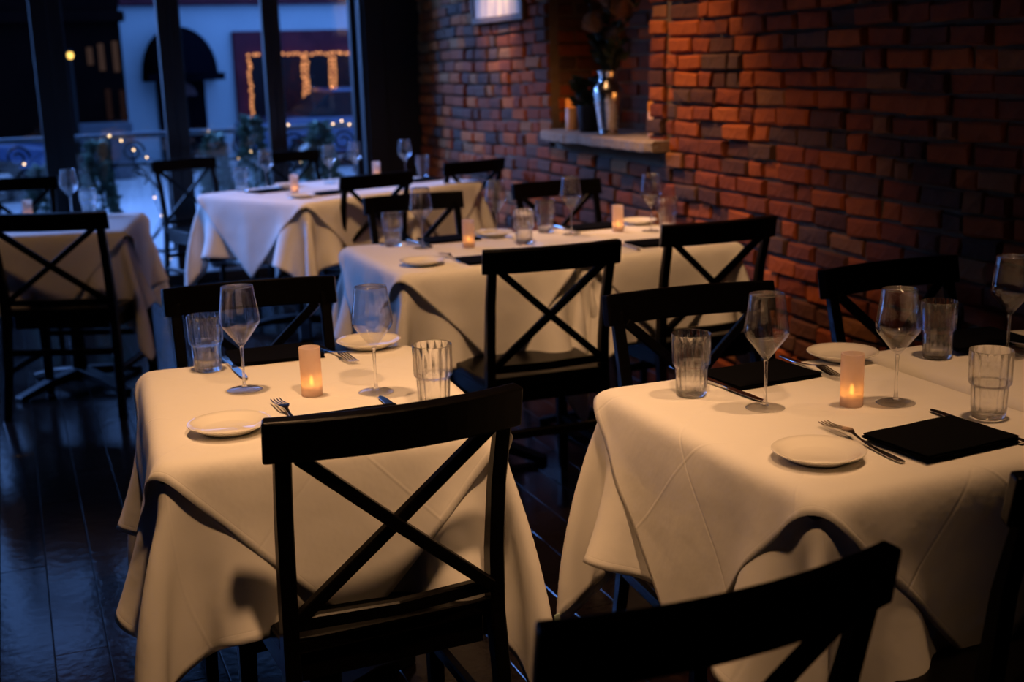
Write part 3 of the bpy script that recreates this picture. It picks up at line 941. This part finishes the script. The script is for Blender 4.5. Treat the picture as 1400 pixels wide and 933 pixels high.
for sd_i, (dx, dy, h, r, sd) in enumerate(stalks):
    fl = thing('dried_flower', 'x', 'dried flower', (2.755, 5.53, NZ))
    base = Vector((dx * .2, dy * .2, .08)); neck = Vector((dx * .35, dy * .3, .30)); top = Vector((dx * 1.6, dy * 1.5, h))
    link('stalk', MB().tube([base, neck, (neck + top) / 2 + Vector((0, 0, .02)), top], .004, 6).mesh('stalk'), M['stalk'], fl)
    hd = MB(); qq = random.Random(sd)
    up = (top - neck).normalized()
    for a in range(7):
        for c in range(11):
            th = .25 + a * .21; ph = c * 2 * math.pi / 11 + a * .3
            sx = up.orthogonal().normalized(); sy = up.cross(sx)
            dirv = up * math.cos(th) + (sx * math.cos(ph) + sy * math.sin(ph)) * math.sin(th)
            p = top + dirv * r * .45
            s = dirv.cross(up).normalized() * (r * .20)
            e = p + dirv * r * .8 + up * r * .45
            hd.add([p - s, p + s, e + s * .5, e - s * .5, p + up * .004], [(0, 1, 2, 3), (0, 4, 3), (1, 2, 4)])
    hd.lathe([(0, -r * .2), (r * .5, 0), (r * .6, r * .4), (r * .3, r * .8), (0, r)], 12, tuple(top))
    link('flower_head', hd.mesh('flower_head'), M['dry'], fl)
    lf = MB(); leaf_quads(lf, 16, lambda z: ((neck.lerp(top, z.uniform(.1, .85))), (z.uniform(-1, 1), z.uniform(-1, 1), .5)), qq, (.04, .09))
    link('leaves', lf.mesh('leaves'), M['leaf'], fl)
    fl['label'] = 'brown dried flower in the silver urn, ' + flower_words[sd_i]; fl['group'] = 'dried flowers in the urn'
pt = thing('potted_plant', 'small green plant in black pot left of the silver urn', 'potted plant', (2.80, 5.85, NZ))
link('pot', MB().lathe([(0, 0), (.046, 0), (.050, .004), (.062, .125), (.064, .135), (.058, .135), (.055, .12), (0, .118)], 28).mesh('pot'), M['dark_paint'], pt)
fo = MB()
def fn(z):
    a = z.uniform(0, 6.283); r = z.uniform(0, .07); h = z.uniform(.12, .26)
    return ((r * math.cos(a), r * math.sin(a), h), (math.cos(a), math.sin(a), z.uniform(0, 1.4)))
leaf_quads(fo, 260, fn, random.Random(4), (.03, .06))
for k in range(9):
    a = k * .7
    fo.tube([(0, 0, .115), (.02 * math.cos(a), .02 * math.sin(a), .17), (.05 * math.cos(a), .05 * math.sin(a), .23)], .002, 5)
link('foliage', fo.mesh('foliage'), M['leaf'], pt)
M['wax'] = mat('candle_wax', (.75, .42, .22), .5)
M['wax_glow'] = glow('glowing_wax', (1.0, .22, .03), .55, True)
M['wick'] = glow('candle_flame', (1.0, .45, .10), 6.0, True)
def pillar(x, y, h, label):
    c = thing('pillar_candle', label, 'candle', (x, y, NZ))
    link('wax_body', MB().lathe([(0, 0), (.030, 0), (.031, .002), (.031, h * .72), (0, h * .72)], 24).mesh('wax_body'), M['wax'], c)
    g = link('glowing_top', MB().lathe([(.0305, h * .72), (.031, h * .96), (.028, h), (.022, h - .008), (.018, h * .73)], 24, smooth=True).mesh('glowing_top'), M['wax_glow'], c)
    link('flame', MB().lathe([(0, h - .03), (.004, h - .025), (.005, h - .015), (.002, h - .002), (0, h + .004)], 10).mesh('flame'), M['wick'], g)
    l = bpy.data.lights.new('candle_light', 'POINT'); l.energy = .28; l.color = (1, .36, .08); l.shadow_soft_size = .012
    lo = bpy.data.objects.new('candle_light', l); COL.objects.link(lo); lo.parent = c; lo.location = (0, 0, h + .02)
pillar(2.80, 6.06, .165, 'orange pillar candle with glowing top, left end of the niche')
pillar(2.83, 5.20, .165, 'orange pillar candle half hidden at right end of the niche')

# framed picture high on the bricks
pf = thing('framed_picture', 'pale painting in thin gilt frame hung high on the brick wall', 'picture', (WX - .035, 6.885, 1.64))
wf = mat('gilt_frame', (.16, .09, .035), .45, noise=(20, (.10, .05, .02), .5))
for a, b in (((-.40, 0), (.40, .035)), ((-.40, .665), (.40, .70)), ((-.40, .035), (-.365, .665)), ((.365, .035), (.40, .665))):
    link('frame', MB().lohi((-.01, a[0], a[1]), (.02, b[0], b[1])).mesh('frame', .004, 1), wf, pf)
pm = mat('pale_painting', (.80, .62, .48), .35)
nt = pm.node_tree; N = nt.nodes.new
tc = N('ShaderNodeTexCoord'); mp = N('ShaderNodeMapping'); mp.inputs['Scale'].default_value = (1, 5.5, .8)
nz = N('ShaderNodeTexNoise'); nz.inputs['Scale'].default_value = 2.2; nz.inputs['Detail'].default_value = 3
rp = N('ShaderNodeValToRGB')
for e, (ps, c) in zip((rp.color_ramp.elements[0], rp.color_ramp.elements[1]), ((.35, (.42, .30, .33, 1)), (.62, (.95, .72, .48, 1)))): e.position = ps; e.color = c
nt.links.new(tc.outputs['Object'], mp.inputs[0]); nt.links.new(mp.outputs[0], nz.inputs['Vector']); nt.links.new(nz.outputs['Fac'], rp.inputs['Fac'])
nt.links.new(rp.outputs[0], nt.nodes['Principled BSDF'].inputs['Base Color'])
link('painting', MB().lohi((0, -.366, .034), (.016, .366, .667)).mesh('painting'), pm, pf)
spot('picture_light', (1.9, 6.6, 2.85), (2.74, 6.88, 1.8), 170, 28, (1, .75, .55), .04)

# ================================================================== beyond the glass
GZ = -.10
M['pave'] = mat('wet_pavement', (.50, .50, .52), .45, noise=(1.2, (.34, .35, .37), .6), bump=(14, .4, .01))
M['terrace'] = mat('terrace_paving', (.42, .43, .45), .5, noise=(2, (.28, .29, .30), .6), bump=(20, .4, .01))
structure('ground', MB().lohi((-30, 10.3, GZ - .2), (40, 60, GZ)).mesh('ground'), M['pave'])
tr = structure('floor_terrace', MB().lohi((-6, 8.9, -.30), (6, 10.3, -.03)).mesh('floor_terrace'), M['terrace'])
structure('trim_2', MB().lohi((-2.4, 8.60, -.2), (2.5, 8.9, -.005)).mesh('trim_2', .004, 1), M['frame_paint'])

# wrought iron railing
rl = thing('iron_railing', 'black wrought iron terrace railing with scrollwork outside the doors', 'railing', (0, 9.62, 0))
link('top_rail', MB().lohi((-3.0, -.03, .945), (3.4, .03, .985)).mesh('top_rail', .006, 2), mat('pale_rail', (.20, .24, .30), .6), rl)  # top rail in a paler grey-blue than the iron bars below
for z in (.08, .74):
    link('rail', MB().lohi((-3.0, -.012, z), (3.4, .012, z + .022)).mesh('rail'), M['iron'], rl)
def scroll(cx, cz, r, turns, s, a0):
    pts = []
    for i in range(26):
        t = i / 25; w = a0 + s * turns * 2 * math.pi * t; rr = r * (1 - .72 * t)
        pts.append((cx + rr * math.cos(w), 0, cz + rr * math.sin(w)))
    return pts
bal_me = MB().lohi((-.011, -.011, .09), (.011, .011, .95)).mesh('baluster')
sc_a = MB().tube(scroll(0, .845, .085, 1.4, 1, 0), .010, 6).mesh('scroll')
sc_b = MB().tube([(.30 * math.cos(w), 0, .42 + .30 * math.sin(w)) for w in [i * .12 - 1.4 for i in range(20)]] + [(.30 * math.cos(.9) - .06 - .07 * math.cos(i * .5), 0, .42 + .30 * math.sin(.9) + .07 * math.sin(i * .5)) for i in range(2, 9)], .012, 6).mesh('scroll')
xx = -2.9
k = 0
while xx < 3.3:
    link('baluster', bal_me, M['iron'], rl, (xx, 0, 0))
    link('scroll', sc_a, M['iron'], rl, (xx + .16, 0, 0))
    s = link('scroll', sc_b, M['iron'], rl, (xx + (.05 if k % 2 else .35), 0, 0)); s.scale = (1 if k % 2 else -1, 1, 1)
    xx += .40; k += 1
# conifer plants along the railing
def conifer(x, y, z0, h, r, label, sd):
    c = thing('potted_conifer', label, 'conifer', (x, y, z0))
    link('pot', MB().lathe([(0, 0), (.10, 0), (.13, .22), (.12, .22), (0, .20)], 16).mesh('pot'), M['dark_paint'], c)
    link('trunk', MB().tube([(0, 0, .2), (.01, 0, h * .6), (0, 0, h)], [.015, .01, .003], 6).mesh('trunk'), M['stalk'], c)
    b = MB(); q = random.Random(sd)
    def f(z):
        t = z.random() ** .7; a = z.uniform(0, 6.283); rr = r * (1 - t) * z.uniform(.5, 1) + .01
        return ((rr * math.cos(a), rr * math.sin(a), .28 + t * (h - .3)), (math.cos(a), math.sin(a), z.uniform(-.5, .8)))
    leaf_quads(b, 520, f, q, (.05, .11))
    link('foliage', b.mesh('foliage'), M['conifer'], c)
conifer(.585, 9.35, -.03, 0.98, .10, 'bushy little conifer outside, between the two left door posts', 1)
conifer(1.42, 9.38, -.02, 0.98, .11, 'small conifer outside, right of the wide door post', 2)
conifer(1.70, 9.35, -.02, 1.10, .12, 'slender conifer outside, close to the middle door post', 3)
conifer(2.22, 9.40, -.02, 1.02, .17, 'broad conifer outside, behind the rearmost glasses', 4)
conifer(.20, 9.36, -.02, .80, .13, 'low conifer outside, behind the far left table', 5)
conifer(2.62, 9.40, -.02, 1.0, .14, 'pale conifer outside, beside the black wall panel', 6)
bulbs = [(.10, 9.56, .80), (.30, 9.56, .93), (.55, 9.57, .70), (.62, 9.56, .90), (.70, 9.56, .97), (.78, 9.57, .93), (.86, 9.56, .86), (.95, 9.57, .80), (1.28, 9.57, .73), (1.42, 9.56, .97), (1.62, 9.56, .76), (1.72, 9.56, .80),
         (2.02, 9.56, .99), (2.10, 9.56, .70), (2.20, 9.56, .84), (2.37, 9.56, .98), (2.44, 9.56, 1.0), (2.50, 9.56, .97)]
drop = [(.95, 9.57, .80), (.98, 9.58, .50), (1.02, 9.58, .36), (.92, 9.58, .18), (1.05, 9.58, .03)]
wire = thing('light_wire', 'thin dark wire of the fairy lights looped along the terrace railing', 'cable', (0, 9.56, 0))
for P_ in (bulbs, drop):
    link('wire', MB().tube([(a, b - 9.56, c - .007) for a, b, c in P_], .003, 5).mesh('wire'), M['iron'], wire)
bulb_me = MB().lathe([(0, -.006), (.005, -.002), (.006, .003), (0, .009)], 8).mesh('fairy_light')
M['bulb'] = glow('fairy_bulb', (1.0, .62, .30), 9.0)
for i, (bx, by, bz) in enumerate(bulbs + drop[1:]):
    o = link('fairy_light', bulb_me, M['bulb'], None, (bx, by, bz)); tag(o, 'tiny warm fairy light wound along the terrace railing', 'fairy light', 'fairy lights on the railing')

# pale blue shop building across the street
FY = 22.0
K = FY / 20.0
def fz(z20): return CAMZ + (z20 - CAMZ) * K
M['stucco'] = mat('pale_blue_stucco', (.44, .56, .64), .85, noise=(1.5, (.39, .50, .58), .5))
M['maroon'] = mat('maroon_shopfront', (.115, .027, .045), .7, spec=.1, noise=(3, (.06, .014, .026), .5))
M['awning'] = mat('navy_awning', (.003, .003, .006), .9, spec=0.0)
M['shopglass'] = mat('dark_shop_glass', (.008, .006, .010), .35, spec=.12)
bl = thing('shop_building', 'pale blue building across the street with maroon shopfront and navy awning', 'building', (0, FY, 0))
link('wall', MB().lohi((1.95, 0, GZ), (9.5, 5, 5.0)).mesh('wall'), M['stucco'], bl)
link('cornice', MB().lohi((1.95, -.15, fz(2.40)), (9.5, .0, fz(2.75))).mesh('cornice', .02, 1), M['maroon'], bl)
sf = link('shopfront', MB().lohi((3.42 * K, -.12, GZ), (6.6 * K, 0, fz(2.0))).mesh('shopfront', .02, 1), M['maroon'], bl)
wins = [(3.66 * K, 4.47 * K), (4.57 * K, 4.92 * K), (5.02 * K, 5.80 * K)]
for a, b in wins:
    link('shop_window', MB().lohi((a, -.16, fz(.55)), (b, -.121, fz(1.61))).mesh('shop_window', .01, 1), M['shopglass'], sf)
link('door', MB().lohi((2.22 * K, -.06, GZ), (2.95 * K, 0, fz(1.45))).mesh('door'), M['awning'], bl)
dw = link('door_window', MB().prism([(2.62 * K + .22 * math.cos(w * math.pi / 10), fz(1.05) + .22 * math.sin(w * math.pi / 10)) for w in range(11)], -.10, -.05, 'y').mesh('door_window'), mat('dim_fanlight', (.10, .04, .05), .5), bl)
aw = MB(); vs = []; fs = []
NA = 14
for i in range(NA + 1):
    w = math.pi * i / NA
    for j, (rr, yy) in enumerate(((1.0, 0), (.97, -.35), (.85, -.65), (.6, -.9), (.0, -1.0))):
        vs.append((2.59 * K + .56 * K * math.cos(w) * (rr if j < 4 else 0), yy, fz(1.38) + (.72 * K) * math.sin(w) * rr))
for i in range(NA):
    for j in range(4):
        fs.append((5 * i + j, 5 * i + j + 1, 5 * i + 6 + j, 5 * i + 5 + j))
aw.add(vs, fs, True)
aw.lohi((2.03 * K, -.9, fz(1.28)), (3.15 * K, 0, fz(1.39)))
awo = link('awning', aw.mesh('awning'), M['awning'], bl)
tcu = bpy.data.curves.new('lettering', 'FONT'); tcu.body = 'tr'; tcu.size = .20; tcu.extrude = .004
to_ = bpy.data.objects.new('lettering', tcu); COL.objects.link(to_); 
bpy.context.view_layer.update()
lme = bpy.data.meshes.new_from_object(to_.evaluated_get(bpy.context.evaluated_depsgraph_get()))
bpy.data.objects.remove(to_); bpy.data.curves.remove(tcu)
lto = link('lettering', lme, mat('pale_lettering', (.25, .45, .60), .6), awo, (2.60 * K, -.93, fz(1.42)))
lto.rotation_euler = (R(90), 0, 0)
# warm fairy lights round the shop windows
M['bulb_far'] = glow('shop_fairy_bulb', (1.0, .36, .13), 1.7)
far_me = MB().lathe([(0, -.026), (.022, -.012), (.026, .008), (0, .030)], 6).mesh('shop_light')
pts = []
for n, (a, b) in enumerate(wins):
    z0, z1 = fz(.62), fz(1.63)
    a, b = a - .02, b + .02
    if n == 0 or n == 1:
        pts += [(a + (b - a) * i / (11 if n == 0 else 5), z1) for i in range(12 if n == 0 else 6)]
        pts += [(a, z1 + (z0 - z1) * i / 15) for i in range(1, 16)] + [(b, z1 + (z0 - z1) * i / 15) for i in range(1, 16)]
    else:
        pts += [(a + .07 * i, z1) for i in range(7)] + [(a, z1 + (z0 - z1) * i / 15) for i in range(1, 16)]
for px_, pz_ in pts:
    o = link('shop_light', far_me, M['bulb_far'], None, (px_ + rnd.uniform(-.015, .015), FY - .19, pz_ + rnd.uniform(-.015, .015)))
    tag(o, 'warm bulb of the light string outlining the maroon shop windows', 'string light', 'string lights round the shop windows')
# dark brick building to the left with faintly lit windows
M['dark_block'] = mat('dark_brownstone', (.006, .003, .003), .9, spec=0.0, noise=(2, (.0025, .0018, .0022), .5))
db = thing('dark_building', 'dark building on the left with tall faintly lit windows', 'building', (0, 19.4, 0))
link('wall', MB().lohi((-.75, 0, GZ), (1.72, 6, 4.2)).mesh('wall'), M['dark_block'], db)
litw = glow('lit_window', (1.0, .55, .45), .042)
dimw = glow('dim_window', (1.0, .48, .48), .012)
for wx, z0, z1, mt in ((1.22, 1.55, 1.80, litw), (1.38, 1.46, 1.85, litw), (1.58, 1.44, 1.88, litw), (1.42, .75, 1.2, dimw), (1.62, .70, 1.18, dimw)):
    link('window', MB().lohi((wx, -.03, z0), (wx + .08, .02, z1)).mesh('window'), mt, db)
link('cornice', MB().lohi((-.80, -.2, 2.15), (1.78, 0, 2.3)).mesh('cornice', .02, 1), M['dark_block'], db)
link('stoop', MB().lohi((1.0, -.5, GZ), (1.72, 0, .72)).mesh('stoop', .02, 1), mat('blue_stoop', (.05, .06, .08), .8), db)
# street lamp
sl = thing('street_lamp', 'glowing yellow street lamp seen through the left window', 'street lamp', (.93, 18.2, GZ))
link('pole', MB().lathe([(0, 0), (.06, 0), (.05, .2), (.02, .3), (.018, 1.72), (0, 1.72)], 12).mesh('pole'), M['iron'], sl)
link('globe', MB().lathe([(0, 1.725), (.03, 1.74), (.042, 1.775), (.03, 1.81), (0, 1.825)], 14).mesh('globe'), glow('lamp_globe', (1.0, .55, .12), 3.0), sl)
link('cap', MB().lathe([(.05, 1.822), (.02, 1.85), (0, 1.86)], 12).mesh('cap'), M['iron'], sl)
# parked cars
def car(x, y, rz, label, col):
    c = thing('car', label, 'car', (x, y, GZ), rz); c.scale = (1, 1, .82)
    body = MB().prism([(-2.15, .28), (2.1, .28), (2.2, .5), (2.1, .78), (1.15, .92), (-1.55, .95), (-2.15, .85), (-2.2, .5)], -.86, .86, 'y')
    link('body', body.mesh('body', .06, 3), col, c)
    link('cabin', MB().sweep([(0, 0, .90), (-.12, 0, 1.20), (-.15, 0, 1.42)], [((1, 0, 0), (0, 1, 0), 2.7, 1.66), ((1, 0, 0), (0, 1, 0), 2.0, 1.45), ((1, 0, 0), (0, 1, 0), 1.5, 1.3)]).mesh('cabin', .07, 3), M['shopglass'], c)
    link('roof', MB().sweep([(-.15, 0, 1.40), (-.15, 0, 1.46)], [((1, 0, 0), (0, 1, 0), 1.55, 1.34), ((1, 0, 0), (0, 1, 0), 1.3, 1.2)]).mesh('roof', .025, 2), col, c)
    for sx in (-1.35, 1.35):
        for sy in (-.8, .8):
            w = link('wheel', MB().tube([(0, -.09, 0), (0, .09, 0)], .32, 20, False).mesh('wheel', .02, 1), M['iron'], c, (sx, sy, .32))
            link('hubcap', MB().tube([(0, -.1, 0), (0, .1, 0)], .17, 14, False).mesh('hubcap'), M['steel'], w)
M['car_blue'] = mat('blue_car_paint', (.03, .06, .15), .25, coat=.6)
car(5.6, 19.6, 0, 'blue car parked in front of the maroon shopfront', M['car_blue'])
car(-1.55, 17.2, R(4), 'blue car at the left picture edge behind the railing', M['car_blue'])
